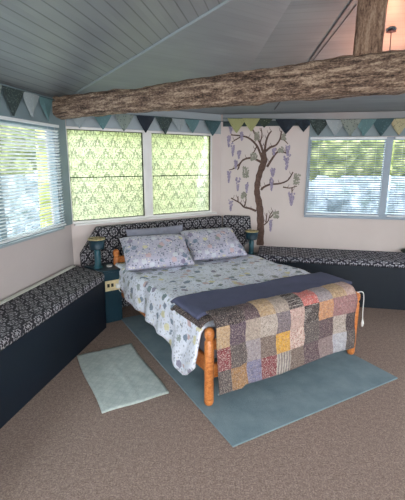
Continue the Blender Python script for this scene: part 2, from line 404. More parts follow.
# blue-grey painted timber: corner post and head boards over the windows
def trim(name, k, parts, mat, mw=None):
    bm = BMN()
    for p in parts: box(bm, *p)
    return struct(bevelmod(obj(name, bm, mat, mw=WM(k)), .003))
trim('trim_1', 'A', [(-.165, -.004, -.02, -.001, .965, 2.139), (-3.6, -.165, -.02, -.001, 1.9, 2.138)], 'wood_bluegrey')
trim('trim_2', 'B', [(.02, 1.86, -.014, -.001, 1.912, 2.139)], 'band_palegrey')
trim('trim_3', 'C', [(.02, 1.04, -.016, -.001, 2.0, 2.139)], 'plate_dark')
trim('trim_4', 'C', [(1.04, 3.4, -.016, -.001, 1.875, 2.139)], 'wood_bluegrey')
trim('trim_12', 'C', [(.02, 3.4, -.03, -.017, 2.06, 2.139)], 'ceiling_boards_painted')
trim('trim_5', 'C', [(1.035, 1.07, -.02, -.001, .955, 1.875)], 'frame_greyblue')
# cover strip along the hip between the left and back ceiling slopes
def roofz(v): return EAVES+PITCHR*min(DIST[k]-nrm(k).dot(v) for k in KEYS)
bis = (-nrm('A')-nrm('B')).normalized()
a = ORIG['A']+bis*.02; b_ = ORIG['A']+bis*2.4
bm = BMN(); tube(bm, [(a.x, a.y, roofz(a)-.004), (b_.x, b_.y, roofz(b_)-.004)], .011, 8)
struct(obj('trim_6', bm, 'band_palegrey'))
# two battens running up the right-hand slope
def slope_pt(k, s, off, dz=0): p = WM(k) @ Vector((s, -off, 0)); p.z = EAVES+PITCHR*off+dz; return p
for i, (p0, p1, r) in enumerate((((.63, .12), (1.29, 2.2), .007), ((.73, .4), (1.19, 1.72), .0035))):
    # measured along the wall and up the slope
    bm = BMN(); tube(bm, [slope_pt('C', p0[0], p0[1], -.002), slope_pt('C', p1[0], p1[1], -.002)], r, 6)
    struct(obj('trim_%d' % (7+i), bm, 'cord_dark'))
# window sill ledge at the back
bm = BMN(); box(bm, .03, 1.8, -.035, -.001, .945, .965); struct(bevelmod(obj('trim_9', bm, 'frame_white', mw=WM('B')), .003))
bm = BMN(); box(bm, 1.04, 3.4, -.04, -.001, .93, .955); struct(bevelmod(obj('trim_10', bm, 'frame_greyblue', mw=WM('C')), .003))
bm = BMN(); box(bm, -3.6, -.17, -.03, -.001, .945, .965); struct(bevelmod(obj('trim_11', bm, 'band_palegrey', mw=WM('A')), .003))

def window(idx, k, sa, sb, za, zb, mull, fw=.045, fm='frame_white', film=False, y0=.0, gasket=False):
    root = bpy.data.objects.new('window_%d' % idx, None); COL.objects.link(root); root.matrix_world = WM(k); struct(root)
    bm = BMN(); y1 = y0+.06
    box(bm, sa, sb, y0, y1, za, za+fw); box(bm, sa, sb, y0, y1, zb-fw, zb)
    box(bm, sa, sa+fw, y0, y1, za+fw, zb-fw); box(bm, sb-fw, sb, y0, y1, za+fw, zb-fw)
    for (ma, mb) in mull: box(bm, ma, mb, y0-.004, y1, za+fw, zb-fw)
    f = obj('window_frame', bm, fm, root); f.matrix_local = Matrix.Identity(4)
    edges = [sa+fw]+[e for m_ in mull for e in m_]+[sb-fw]
    for i in range(0, len(edges), 2):
        a, b_ = edges[i], edges[i+1]
        g = obj('glass_pane', box(BMN(), a, b_, y0+.03, y0+.036, za+fw, zb-fw), 'glass', root); g.matrix_local = Matrix.Identity(4)
        if film:
            g = obj('lace_film', box(BMN(), a+.004, b_-.004, y0+.026, y0+.0275, za+fw+.004, zb-fw-.004), 'window_film', root); g.matrix_local = Matrix.Identity(4)
            bm = BMN(); gk = .006
            for q in ((a, b_, za+fw, za+fw+gk), (a, b_, zb-fw-gk, zb-fw), (a, a+gk, za+fw, zb-fw), (b_-gk, b_, za+fw, zb-fw)):
                box(bm, q[0], q[1], y0+.01, y0+.025, q[2], q[3])
            g = obj('rubber_seal', bm, 'black_plastic', root); g.matrix_local = Matrix.Identity(4)
    return root
window(1, 'A', -3.6, -.17, Z0, Z1, [(-1.02, -.95), (-1.9, -1.82), (-2.75, -2.67)], .03, 'wood_bluegrey')
window(2, 'B', .0, 1.74, Z0, Z1+.01, [(.822, .925)], .022, 'frame_white', True, y0=-.002)
window(3, 'C', 1.04, 3.4, Z0-.01, 1.87, [(1.89, 1.965), (2.7, 2.78)], .035, 'frame_greyblue')
window(4, 'E', 2.1, 4.3, .9, 1.9, [(3.17, 3.23)])
window(5, 'G', 1.1, 4.1, .12, 2.05, [(2.05, 2.12), (3.08, 3.15)])

# ---------------------------------------------------------------- outside
bm = BMN(); box(bm, -30, 30, -30, 30, -.3, -.25); struct(obj('ground', bm, 'patio_pale'))
def hedge(k, s0, s1, y0, y1, h, mat, label, z0=-.25, name='hedge'):
    bm = BMN(); nx, nz = int((s1-s0)/.12), int((h-z0)/.12); rows = []
    for j in range(nz+1):
        rows.append([bm.verts.new((s0+(s1-s0)*i/nx, y0, z0+(h-z0)*j/nz)) for i in range(nx+1)])
    top = [bm.verts.new((s0+(s1-s0)*i/nx, y1, h)) for i in range(nx+1)]; bot = [bm.verts.new((s0+(s1-s0)*i/nx, y1, z0)) for i in range(nx+1)]
    rows += [top, bot]
    for r0, r1 in zip(rows, rows[1:]):
        for i in range(nx): bm.faces.new((r0[i], r0[i+1], r1[i+1], r1[i]))
    for i in range(nx): bm.faces.new((rows[-1][i], rows[-1][i+1], rows[0][i+1], rows[0][i]))
    bm.faces.new([r[0] for r in rows]); bm.faces.new([r[-1] for r in rows][::-1])
    for v in bm.verts:
        if v.co.z > z0+.01: v.co += noise.noise_vector(v.co*2.3)*.22+noise.noise_vector(v.co*7)*.07
    return tag(obj(name, bm, mat, mw=WM(k)), label, 'hedge' if name == 'hedge' else 'shrubs')
hedge('B', .1, 2.3, 1.2, 2.2, 3.2, 'hedge_lime', 'yellow-green hedge outside the two lace-filmed windows')
hedge('C', .5, 9, 6, 7, 3.4, 'hedge_green', 'green hedge outside the right-hand window with pale blinds')
hedge('A', -4, 14, 5, 6, 3.2, 'hedge_green', 'green hedge outside the left-hand blinded window')

hedge('C', -1, 12, 4.4, 5.0, 1.2, 'shrub_pale', 'row of low pale shrubs outside the right-hand window', name='shrub_row')
hedge('A', -4, 12, 3.4, 4.0, 1.2, 'shrub_pale', 'row of low pale shrubs outside the left-hand window', name='shrub_row')

# ---------------------------------------------------------------- beam and king post
beam_d = bis; ang = math.atan2(bis.y, bis.x)
def rough_log(length, w_, h, nseg, seed, amp, taper=(1, 1), prof=None):
    bm = BMN(); rings = []; n = 28
    for i in range(nseg+1):
        t = i/nseg; x_ = t*length; kx = taper[0]+(taper[1]-taper[0])*t; ring = []
        for j in range(n):
            a = 2*PI*j/n; c, s = math.cos(a), math.sin(a); e = .45
            yy = math.copysign(abs(c)**e, c)*w_/2*kx; zz = math.copysign(abs(s)**e, s)*h/2*kx
            p = Vector((x_, yy, zz)); nn = noise.noise(Vector((x_*1.5, yy*6+seed, zz*6)))*.6+noise.noise(Vector((x_*5, yy*18+seed, zz*18)))*.4+noise.noise(Vector((x_*14, yy*40, zz*40+seed)))*.25
            d = Vector((0, yy, zz)).normalized(); p += d*nn*amp; p.z += .012*math.sin(x_*1.7+seed)
            ring.append(bm.verts.new(p))
        rings.append(ring)
    for a, b_ in zip(rings, rings[1:]):
        for j in range(n): bm.faces.new((a[j], a[(j+1) % n], b_[(j+1) % n], b_[j]))
    bm.faces.new(rings[0][::-1]); bm.faces.new(rings[-1]); return bm
o0 = ORIG['A']-dirv('A')*.12-nrm('A')*.012
bdir = (Vector((1.094, 2.25, 0))-o0).normalized(); ang = math.atan2(bdir.y, bdir.x)
MB = Matrix.Translation((o0.x, o0.y, 2.062)) @ Matrix.Rotation(ang, 4, 'Z')
bw = obj('tie_beam', rough_log(5.2, .17, .2, 200, 3.1, .035, (.85, 1.12)), 'rough_oak', mw=MB, smooth=True)
tag(bw, 'rough-hewn brown timber beam crossing the room under the ceiling', 'beam')
pp = o0+bdir*2.665
MP = Matrix.Translation((pp.x, pp.y, 2.16)) @ Matrix.Rotation(ang+.12, 4, 'Z') @ Matrix.Rotation(-PI/2, 4, 'Y')
po = obj('king_post', rough_log(.78, .125, .15, 40, 8.3, .012), 'post_oak', mw=MP, smooth=True)
tag(po, 'short upright timber post standing on the big beam', 'post')

# orange pendant hanging behind the beam
def ch(name, bm, mat, root, smooth=False):
    o = obj(name, bm, mat, root, smooth=smooth); o.matrix_local = Matrix.Identity(4); return o
lq = Vector((1.425, 3.22, 0)); zc_ = EAVES+PITCHR*(DIST['C']-nrm('C').dot(lq))
lp = thing('pendant_lamp', 'small pendant lamp giving an orange glow, hanging behind the big beam at right', 'lamp', Matrix.Translation((lq.x, lq.y, 0)))
ch('ceiling_rose', lathe(BMN(), [(.036, zc_-.016), (.034, zc_-.012), (.02, zc_-.004), (.01, zc_+.005)], n=20), 'rose_brown', lp, True)
ch('cord', tube(BMN(), [(0, 0, zc_-.02), (.004, 0, 2.4), (0, 0, 2.15)], .0035), 'rose_brown', lp, True)
ch('lamp_shade', lathe(BMN(), [(.02, 2.14), (.06, 2.15), (.1, 2.19), (.11, 2.23), (.105, 2.23), (.095, 2.195), (.058, 2.16), (.02, 2.15)], cap=False), 'black_metal', lp, True)
ch('bulb', lathe(BMN(), [(.008, 2.15), (.022, 2.17), (.024, 2.19), (.008, 2.21)]), 'orange_bulb', lp, True)
pl = bpy.data.lights.new('orange_glow', 'POINT'); pl.energy = 19; pl.color = (1, .36, .19); pl.shadow_soft_size = .03
plo = bpy.data.objects.new('orange_glow', pl); COL.objects.link(plo); plo.parent = lp; plo.location = (.03, 0, 2.235)

# ---------------------------------------------------------------- venetian blinds
def blind(name, label, k, sa, sb, ztop, zbot, group, tilt=.5, sm='slat_white', pitch=.0262, off=.035):
    root = thing('venetian_blind', label, 'blind', WM(k, sa, off, 0), group); L = sb-sa
    ch('head_rail', box(BMN(), 0, L, -.014, .014, ztop-.022, ztop, .002), 'slat_white', root)
    bm = box(BMN(), 0, L, -.012, .012, zbot, zbot+.013, .002); ch('bottom_rail', bm, 'slat_white', root)
    bm = BMN()
    for y, z in ((-.0125, -.0012), (-.004, .001), (.004, .001), (.0125, -.0012)):
        for x_ in (0, L): pass
    prof = [(-.0125, -.0014), (-.005, .0006), (.005, .0006), (.0125, -.0014), (.0125, -.0019), (.005, .0), (-.005, .0), (-.0125, -.0019)]
    a = [bm.verts.new((0.004, y, z)) for y, z in prof]; N = 24; prev = a
    for i in range(1, N+1):
        cur = [bm.verts.new((.004+(L-.008)*i/N, y, z)) for y, z in prof]
        for j in range(8): bm.faces.new((prev[j], prev[(j+1) % 8], cur[(j+1) % 8], cur[j]))
        prev = cur
    bm.faces.new(a); bm.faces.new(prev[::-1])
    s0_ = ch('slat', bm, sm, root)
    n = int((ztop-.03-zbot-.015)/pitch)
    for i in range(n):
        s_ = s0_ if i == 0 else s0_.copy()
        if i: COL.objects.link(s_); s_.parent = root
        s_.matrix_local = Matrix.Translation((0, 0, zbot+.026+i*pitch)) @ Matrix.Rotation(-tilt+random.uniform(-.05, .05), 4, 'X') @ Matrix.Rotation(random.uniform(-.003, .003), 4, 'Y')
    for u in (.12, .5, .88):
        ch('ladder_cord', tube(BMN(), [(L*u, -.0135, zbot+.01), (L*u, -.0135, ztop-.02)], .0009, 5), 'slat_white', root)
    return root
blind('b', 'white venetian blind on the left wall window', 'A', -1.75, -.168, 1.905, .985, 'venetian blinds', .62)
blind('b', 'wide white venetian blind on the right wall, left of the mullion', 'C', 1.055, 1.885, 1.865, .965, 'venetian blinds', .5, 'slat_backlit')
blind('b', 'white venetian blind cut by the right edge of the photo, right of the mullion', 'C', 1.975, 2.69, 1.865, .965, 'venetian blinds', .5, 'slat_backlit')

# ---------------------------------------------------------------- bunting
def bunting(k, label, flags, cord, off=.05):
    # flags: (centre s, half width, drop, material)
    root = thing('bunting', label, 'bunting', WM(k, 0, off, 0), 'bunting strings')
    zc = lambda s: cord(s)
    s0_, s1_ = flags[0][0]-flags[0][1]-.06, flags[-1][0]+flags[-1][1]+.06
    ch('cord', tube(BMN(), [(s0_+(s1_-s0_)*i/30, 0, zc(s0_+(s1_-s0_)*i/30)) for i in range(31)], .004, 6), 'flag_darkteal', root)
    for i, (c, hw, dr, mt) in enumerate(flags):
        bm = BMN(); N = 8; fr = []; bk = []
        for j in range(N+1):
            t = j/N; w_ = hw*(1-t**1.15)+.004; z = -dr*t
            y = -.01*math.sin(t*PI*.8+i)-(i % 2)*.004
            row = []
            for u in (-1, -.33, .33, 1):
                row.append((c+u*w_+.006*math.sin(i*2.1)*t, y+.006*math.cos(u*2.5+i), zc(c+u*w_)*(1-t)+(zc(c))*t+z))
            fr.append([bm.verts.new(p) for p in row]); bk.append([bm.verts.new((p[0], p[1]+.002, p[2])) for p in row])
        for j in range(N):
            for u in range(3):
                bm.faces.new((fr[j][u], fr[j][u+1], fr[j+1][u+1], fr[j+1][u])); bm.faces.new((bk[j][u+1], bk[j][u], bk[j+1][u], bk[j+1][u+1]))
            bm.faces.new((fr[j][0], fr[j+1][0], bk[j+1][0], bk[j][0])); bm.faces.new((fr[j+1][3], fr[j][3], bk[j][3], bk[j+1][3]))
        bm.faces.new((fr[0][1], fr[0][0], bk[0][0], bk[0][1])); bm.faces.new((fr[0][2], fr[0][1], bk[0][1], bk[0][2])); bm.faces.new((fr[0][3], fr[0][2], bk[0][2], bk[0][3]))
        bm.faces.new((fr[N][0], fr[N][1], bk[N][1], bk[N][0])); bm.faces.new((fr[N][1], fr[N][2], bk[N][2], bk[N][1])); bm.faces.new((fr[N][2], fr[N][3], bk[N][3], bk[N][2]))
        ch('flag', bm, mt, root, False)
    return root
bunting('A', 'bunting above the left wall blind, with one large dark floral flag', [(-1.28, .11, .19, 'flag_teal'), (-1.03, .11, .19, 'flag_sage'), (-.775, .115, .195, 'flag_floral'), (-.55, .11, .18, 'flag_grey'), (-.335, .11, .19, 'flag_teal')], lambda s: 2.115)
bunting('B', 'bunting hanging above the two lace windows, partly behind the beam', [(.13, .1, .16, 'flag_grey'), (.36, .1, .16, 'flag_teal'), (.60, .1, .165, 'flag_sage'), (.84, .105, .17, 'flag_navy'), (1.07, .105, .18, 'flag_floral'), (1.25, .09, .14, 'flag_grey'), (1.42, .1, .15, 'flag_teal'), (1.70, .115, .17, 'flag_darkteal')], lambda s: 2.055)
bunting('C', 'long bunting from the wisteria mural across the right-hand blinds', [(.19, .11, .17, 'flag_olive'), (.36, .1, .15, 'flag_olive'), (.52, .09, .1, 'flag_green'), (.77, .125, .165, 'flag_navy'), (.965, .1, .14, 'flag_navy'), (1.14, .115, .18, 'flag_floral'), (1.32, .11, .18, 'flag_grey'), (1.48, .11, .18, 'flag_sage'), (1.64, .11, .18, 'flag_teal'), (1.82, .115, .185, 'flag_darkteal'), (2.0, .11, .18, 'flag_cream'), (2.18, .11, .18, 'flag_sage')], lambda s: 2.095-.03*min(1, max(0, s/.7))+.008*math.sin(s*3))

# ---------------------------------------------------------------- window seats
def seat(name, label, k, plan_box, plan_cush, zt, mats, mw):
    root = thing(name, label, 'window seat', mw)
    ch('box_base', prism(BMN(), plan_box, 0, zt-.072), 'navy_board', root)
    bm = prism(BMN(), plan_cush, zt-.07, zt)
    o = ch('seat_cushion', bm, mats, root); bevelmod(o, .02, 3)
    return root
bx_ = .455
seat('window_seat', 'navy boxed window seat with black and grey damask cushion along left wall', 'A',
     [(-4.6, -bx_), (-.275, -bx_), (-.012, -.02), (-.012, -.006), (-4.6, -.006)],
     [(-4.6, -bx_-.012), (-.28, -bx_-.012), (-.215, -bx_+.03), (-.02, -.03), (-.02, -.007), (-4.6, -.007)], .545, 'damask', WM('A'))
seat('window_seat', 'navy boxed window seat with damask cushion along right wall below blinds', 'C',
     [(.53, -.52), (4.9, -.52), (4.9, -.006), (.53, -.006)], [(.51, -.532), (4.9, -.532), (4.9, -.007), (.51, -.007)], .545, 'damask_c', WM('C'))
# curtain rail lying on the left seat
bm = BMN()
for dy in (0, .028): box(bm, -2.4, -.08, -.04-dy, -.032-dy, .547, .556)
box(bm, -2.4, -.08, -.068, -.032, .5465, .549)
rl = bevelmod(obj('curtain_rail', bm, 'rail_white', mw=WM('A')), .001)
tag(rl, 'long white curtain rail lying along the back of left window seat', 'curtain rail')
# small green cushion at the right edge
bm = BMN(); bmesh.ops.create_uvsphere(bm, u_segments=24, v_segments=12, radius=.5)
for v in bm.verts: v.co = Vector((2.33+v.co.x*.36, -.11+v.co.y*.2, .547+.033+v.co.z*.066))
tag(obj('throw_cushion', bm, 'dark_green_cloth', mw=WM('C'), smooth=True), 'small dark green cushion lying on the right seat at photo edge', 'cushion')

# padded backrest behind the bed head
bk = thing('padded_headboard', 'black and grey damask padded headboard wrapping the corner behind the pillows', 'headboard', WM('B'))
def slab(bm, poly, y0, y1):
    a = [bm.verts.new((x_, y0, z)) for x_, z in poly]; b_ = [bm.verts.new((x_, y1, z)) for x_, z in poly]; n = len(poly)
    bm.faces.new(a); bm.faces.new(b_[::-1])
    for i in range(n): bm.faces.new((a[i], b_[i], b_[(i+1) % n], a[(i+1) % n]))
    return bm
o = ch('back_panel', slab(BMN(), [(.06, .0), (1.828, .0), (1.828, .925), (.235, .925), (.05, .66)], -.115, -.036), 'damask', bk); bevelmod(o, .018, 3)
o = obj('return_panel', slab(BMN(), [(.05, .0), (.325, .0), (.325, .56), (.42, .62), (.385, .925), (.05, .925)], -.114, -.018), 'damask', bk)
o.matrix_world = WM('C'); o.parent = bk; o.matrix_parent_inverse = Matrix.Identity(4); o.matrix_local = WM('B').inverted() @ WM('C'); bevelmod(o, .018, 3)

# ---------------------------------------------------------------- bedside units and lamps
ns = thing('bedside_cabinet', 'dark teal bedside cabinet with wall socket, left of the bed', 'bedside cabinet', WM('B'))
ch('body', prism(BMN(), [(.165, -.425), (.335, -.425), (.335, -.125), (.07, -.125)], 0, .52), 'teal_paint', ns)
o = ch('top', prism(BMN(), [(.155, -.435), (.338, -.435), (.338, -.12), (.062, -.12)], .52, .545), 'teal_paint', ns); bevelmod(o, .006, 2)
so_ = thing('double_socket', 'pale wood double socket plate on the teal cabinet', 'socket', WM('B'))
bevelmod(ch('face_plate', box(BMN(), .168, .322, -.435, -.426, .335, .44), 'socket_wood', so_), .003)
for sx in (.2, .24):
    bm = BMN(); box(bm, sx-.012, sx+.012, -.438, -.434, .375, .41); ch('outlet', bm, 'black_plastic', so_)
pg = thing('phone_charger', 'white plug charger with trailing cable in the socket', 'charger', WM('B'))
bevelmod(ch('plug', box(BMN(), .27, .31, -.475, -.4385, .36, .405), 'white_plastic', pg), .006)
cab = smooth_path([(.29, -.47, .362), (.30, -.485, .33), (.335, -.49, .315), (.36, -.5, .32)], 6)
ch('cable', tube(BMN(), cab, .003, 6), 'white_plastic', pg, True)
cn = thing('tealight', 'small white candle in a cup on the teal bedside cabinet', 'candle', WM('B', .27, .3, .546))
ch('cup', lathe(BMN(), [(.026, 0), (.03, .014), (.027, .014), (.024, .004)], n=20), 'white_plastic', cn, True)
ch('wax', lathe(BMN(), [(.022, .004), (.022, .011), (.003, .012), (.001, .018)], n=16), 'candle_wax', cn, True)
def lamp(label, mw, k=1.0):
    r = thing('table_lamp', label, 'table lamp', mw, 'teal bedside lamps')
    ch('base', lathe(BMN(), [(.05*k, 0), (.05*k, .008), (.036*k, .014), (.032*k, .05), (.033*k, .16), (.026*k, .19), (.012*k, .2), (.012*k, .23)]), 'ceramic_teal', r, True)
    s = ch('lamp_shade', lathe(BMN(), [(.072*k, .195), (.082*k, .29), (.079*k, .29), (.069*k, .195)], n=32, cap=False), 'teal_paint', r, True)
    c = obj('gold_lining', lathe(BMN(), [(.0685*k, .196), (.0782*k, .287), (.0778*k, .287), (.068*k, .196)], n=32, cap=False), 'gold_lining', s, smooth=True); c.matrix_local = Matrix.Identity(4)
    c = obj('rim', lathe(BMN(), [(.0775*k, .287), (.0835*k, .287), (.0835*k, .298), (.0775*k, .298)], n=32, cap=False), 'gold_lining', s, smooth=True); c.matrix_local = Matrix.Identity(4)
    return r
lamp('teal table lamp with gold-lined shade on cabinet left of the bed', WM('B', .165, .265, .546))
rn = thing('bedside_cabinet', 'small dark teal bedside cabinet right of the bed head by the mural', 'bedside cabinet', WM('C'))
ch('body', prism(BMN(), [(.375, -.40), (.5, -.40), (.5, -.125), (.34, -.125)], 0, .46), 'teal_paint', rn)
bevelmod(ch('top', prism(BMN(), [(.37, -.405), (.505, -.405), (.505, -.12), (.335, -.12)], .46, .48), 'teal_paint', rn), .005)
lamp('teal table lamp right of the pillows, in front of the mural trunk', WM('C', .425, .27, .481), .95)

# ---------------------------------------------------------------- wisteria mural on the right wall
mu = thing('tree_mural', 'painted wisteria tree mural with lilac flowers on pale wall', 'mural', WM('C', 0, .0012, 0))
TRUNK=[(0.519, 0.547, 0.053), (0.515, 0.821, 0.053), (0.493, 1.048, 0.049), (0.455, 1.233, 0.042), (0.473, 1.416, 0.042), (0.527, 1.596, 0.047), (0.511, 1.702, 0.03)]
BRANCH= [[(0.501, 1.631), (0.436, 1.772), (0.343, 1.86), (0.252, 1.89), (0.117, 1.903)], [(0.252, 1.89), (0.192, 1.855), (0.131, 1.82)], [(0.491, 1.584), (0.368, 1.631), (0.26, 1.595), (0.207, 1.486)], [(0.26, 1.595), (0.175, 1.51), (0.101, 1.485)], [(0.511, 1.702), (0.471, 1.807), (0.407, 1.912), (0.369, 1.981)], [(0.529, 1.69), (0.542, 1.818), (0.568, 1.899), (0.602, 1.944)], [(0.535, 1.702), (0.592, 1.754), (0.662, 1.783), (0.705, 1.852), (0.718, 1.943)], [(0.705, 1.852), (0.753, 1.84), (0.802, 1.794)], [(0.566, 1.525), (0.622, 1.62), (0.678, 1.696), (0.748, 1.702), (0.808, 1.678)], [(0.504, 1.246), (0.539, 1.283), (0.611, 1.315), (0.731, 1.329), (0.824, 1.372), (0.878, 1.468)], [(0.769, 1.287), (0.853, 1.276), (0.935, 1.302)], [(0.877, 1.277), (0.88, 1.216)], [(0.452, 0.984), (0.376, 1.013), (0.3, 1.03), (0.248, 1.079), (0.133, 1.139)], [(0.3, 1.03), (0.323, 1.118), (0.308, 1.205)], [(0.558, 0.81), (0.606, 0.862), (0.627, 0.939), (0.662, 0.99)], [(0.629, 0.901), (0.687, 0.966), (0.737, 0.955)], [(0.581, 0.849), (0.589, 0.963)], [(0.471, 1.807), (0.491, 1.899), (0.476, 1.98)], [(0.436, 1.772), (0.402, 1.702), (0.368, 1.654)], [(0.611, 1.315), (0.608, 1.381)], [(0.223, 1.091), (0.221, 1.166)]]
CLUST= [(0.114, 2.053, 0.079, 0.125, 0), (0.093, 1.891, 0.053, 0.125, 0), (0.144, 1.808, 0.053, 0.15, 0), (0.25, 1.936, 0.053, 0.1, 0), (0.185, 1.606, 0.053, 0.1, 0), (0.101, 1.473, 0.053, 0.138, 0), (0.215, 1.401, 0.066, 0.163, 0), (0.31, 1.535, 0.079, 0.138, 1), (0.403, 1.69, 0.079, 0.087, 1), (0.796, 1.678, 0.099, 0.175, 0), (0.802, 1.782, 0.066, 0.125, 0), (0.64, 1.748, 0.053, 0.075, 0), (0.749, 1.92, 0.053, 0.075, 1), (0.638, 1.513, 0.079, 0.1, 0), (0.632, 1.394, 0.066, 0.15, 0), (0.879, 1.229, 0.099, 0.163, 0), (0.926, 1.445, 0.079, 0.125, 1), (0.134, 1.114, 0.066, 0.138, 0), (0.642, 0.876, 0.053, 0.138, 0), (0.698, 0.991, 0.079, 0.087, 1), (0.295, 1.217, 0.066, 0.075, 1), (0.22, 1.714, 0.053, 0.087, 0), (0.43, 1.946, 0.066, 0.1, 1), (0.722, 1.76, 0.066, 0.062, 1), (0.328, 1.341, 0.053, 0.125, 0)]

def ribbon(bm, pts, ws, d=.0012):
    P = [Vector((p[0], 0, p[1])) for p in pts]; fr = []; bk_ = []
    for i, p in enumerate(P):
        t = (P[min(i+1, len(P)-1)]-P[max(i-1, 0)]).normalized(); n = Vector((-t.z, 0, t.x))*ws[i]
        fr.append((bm.verts.new(p-n+Vector((0, -d, 0))), bm.verts.new(p+n+Vector((0, -d, 0))))); bk_.append((bm.verts.new(p-n), bm.verts.new(p+n)))
    for i in range(len(P)-1):
        bm.faces.new((fr[i][0], fr[i][1], fr[i+1][1], fr[i+1][0])); bm.faces.new((bk_[i][1], bk_[i][0], bk_[i+1][0], bk_[i+1][1]))
        bm.faces.new((fr[i][0], fr[i+1][0], bk_[i+1][0], bk_[i][0])); bm.faces.new((fr[i+1][1], fr[i][1], bk_[i][1], bk_[i+1][1]))
    bm.faces.new((fr[0][1], fr[0][0], bk_[0][0], bk_[0][1])); bm.faces.new((fr[-1][0], fr[-1][1], bk_[-1][1], bk_[-1][0]))
tp = smooth_path([(a, w_, b_) for a, b_, w_ in TRUNK], 6)
bm = BMN(); ribbon(bm, [(p.x, p.z) for p in tp], [p.y*.84+.004*math.sin(i*1.9) for i, p in enumerate(tp)]); ch('trunk', bm, 'mural_bark', mu)
for b_ in BRANCH:
    p = smooth_path([(x_, 0, z) for x_, z in b_], 5); n = len(p); L = sum((p[i+1]-p[i]).length for i in range(n-1)); w0 = .013 if L > .25 else .007
    bm = BMN(); ribbon(bm, [(q.x, q.z) for q in p], [w0*(1-.6*i/n)+.0015 for i in range(n)], .0013)
    for q in p[3::4]:      # twigs
        sg = random.choice((-1, 1)); ribbon(bm, [(q.x, q.z), (q.x+sg*.02, q.z+.022), (q.x+sg*.024, q.z+.045)], [.003, .0028, .002], .0014)
    ch('branch', bm, 'mural_bark', mu)
for x_, z, w_, h, g in CLUST:
    bm = BMN(); rnd = random.Random(int(x_*1000+z*77))
    for i in range(46):
        t = rnd.random()**.8; hw = w_*.5*(1-t)**.8 if not g else w_*.5
        cx_, cz_ = x_+rnd.uniform(-hw, hw)*.9, z-t*h; r = rnd.uniform(.007, .0125)*(1 if w_ < .09 else 1.15)
        vs2 = [bm.verts.new((cx_+r*math.cos(a*PI/3), -.0016-.00001*i, cz_+r*1.2*math.sin(a*PI/3))) for a in range(6)]; bm.faces.new(vs2)
    ch('leaf_cluster' if g else 'flower_cluster', bm, 'mural_green' if g else 'mural_lilac', mu)

# ---------------------------------------------------------------- rugs
def fmat(x_, y_, deg): return Matrix.Translation((x_, y_, 0)) @ Matrix.Rotation(math.radians(deg), 4, 'Z')
bm = box(BMN(), 0, 1.483, 0, 2.08, .001, .012, .004)
tag(obj('area_rug', bm, 'rug_teal', mw=fmat(.178, 1.883, 29.2)), 'large grey-teal rug on the carpet under the bed', 'rug')
bm = BMN(); nx, ny = 24, 40; g = []
for j in range(ny+1):
    row = []
    for i in range(nx+1):
        u, v = i/nx, j/ny; x_ = u*.47; y_ = v*.84; z = .012+.0015*math.sin(u*19)*math.sin(v*23)+.007*math.exp(-((u-.5-.03*math.sin(v*5))/.03)**2)
        row.append(bm.verts.new((x_+.006*math.sin(v*7), y_+.004*math.sin(u*9), z)))
    g.append(row)
for j in range(ny):
    for i in range(nx): bm.faces.new((g[j][i], g[j][i+1], g[j+1][i+1], g[j+1][i]))
r = bmesh.ops.extrude_face_region(bm, geom=bm.faces[:])
for v in r['geom']:
    if isinstance(v, bmesh.types.BMVert): v.co.z = .0015
tag(obj('bath_mat', bm, 'mat_mint', mw=fmat(-.643, 2.18, 28.5), smooth=True), 'small pale mint textured mat on the carpet beside the bed', 'mat')

# ---------------------------------------------------------------- bed
# the bedding keeps to the bed's own frame
MBED = Matrix.Translation((.0468, 2.274, 0)) @ Matrix.Rotation(.5285, 4, 'Z')
G0 = .0125   # on the rug
bed = thing('double_bed', 'pine double bed frame with turned foot posts, standing on teal rug', 'bed', MBED)
def post(u, v, h, r=.032):
    z = G0
    pr = [(r*.8, z), (r, z+.02), (r, z+.16), (r*.94, z+.175), (r, z+.19), (r, h-.10), (r*.78, h-.088), (r*.72, h-.08), (r*.98, h-.066), (r*1.06, h-.045), (r*.98, h-.022), (r*.6, h-.006), (r*.1, h)]
    return lathe(BMN(), pr, u, v, 24)
for u, v, h, nm in ((0, 0, .56, 'foot_post'), (1.40, 0, .56, 'foot_post'), (0, 1.87, .70, 'head_post'), (1.33, 1.87, .70, 'head_post')):
    ch(nm, post(u, v, h), 'pine', bed, True)
bevelmod(ch('side_rail', box(BMN(), -.012, .012, .03, 1.84, .235, .345), 'pine', bed), .004)
bevelmod(ch('side_rail', box(BMN(), 1.365, 1.387, .03, 1.8, .235, .345), 'pine', bed), .004)
for z0_, z1_ in ((.40, .47), (.2, .3)): bevelmod(ch('footboard_rail', box(BMN(), .03, 1.37, -.012, .012, z0_, z1_), 'pine', bed), .004)
for z0_, z1_ in ((.55, .62), (.3, .38)): bevelmod(ch('headboard_rail', box(BMN(), .03, 1.3, 1.858, 1.882, z0_, z1_), 'pine', bed), .004)
bevelmod(ch('mattress', box(BMN(), .02, 1.355, .03, 1.84, .30, .52), 'grey_cloth', bed), .04, 3)

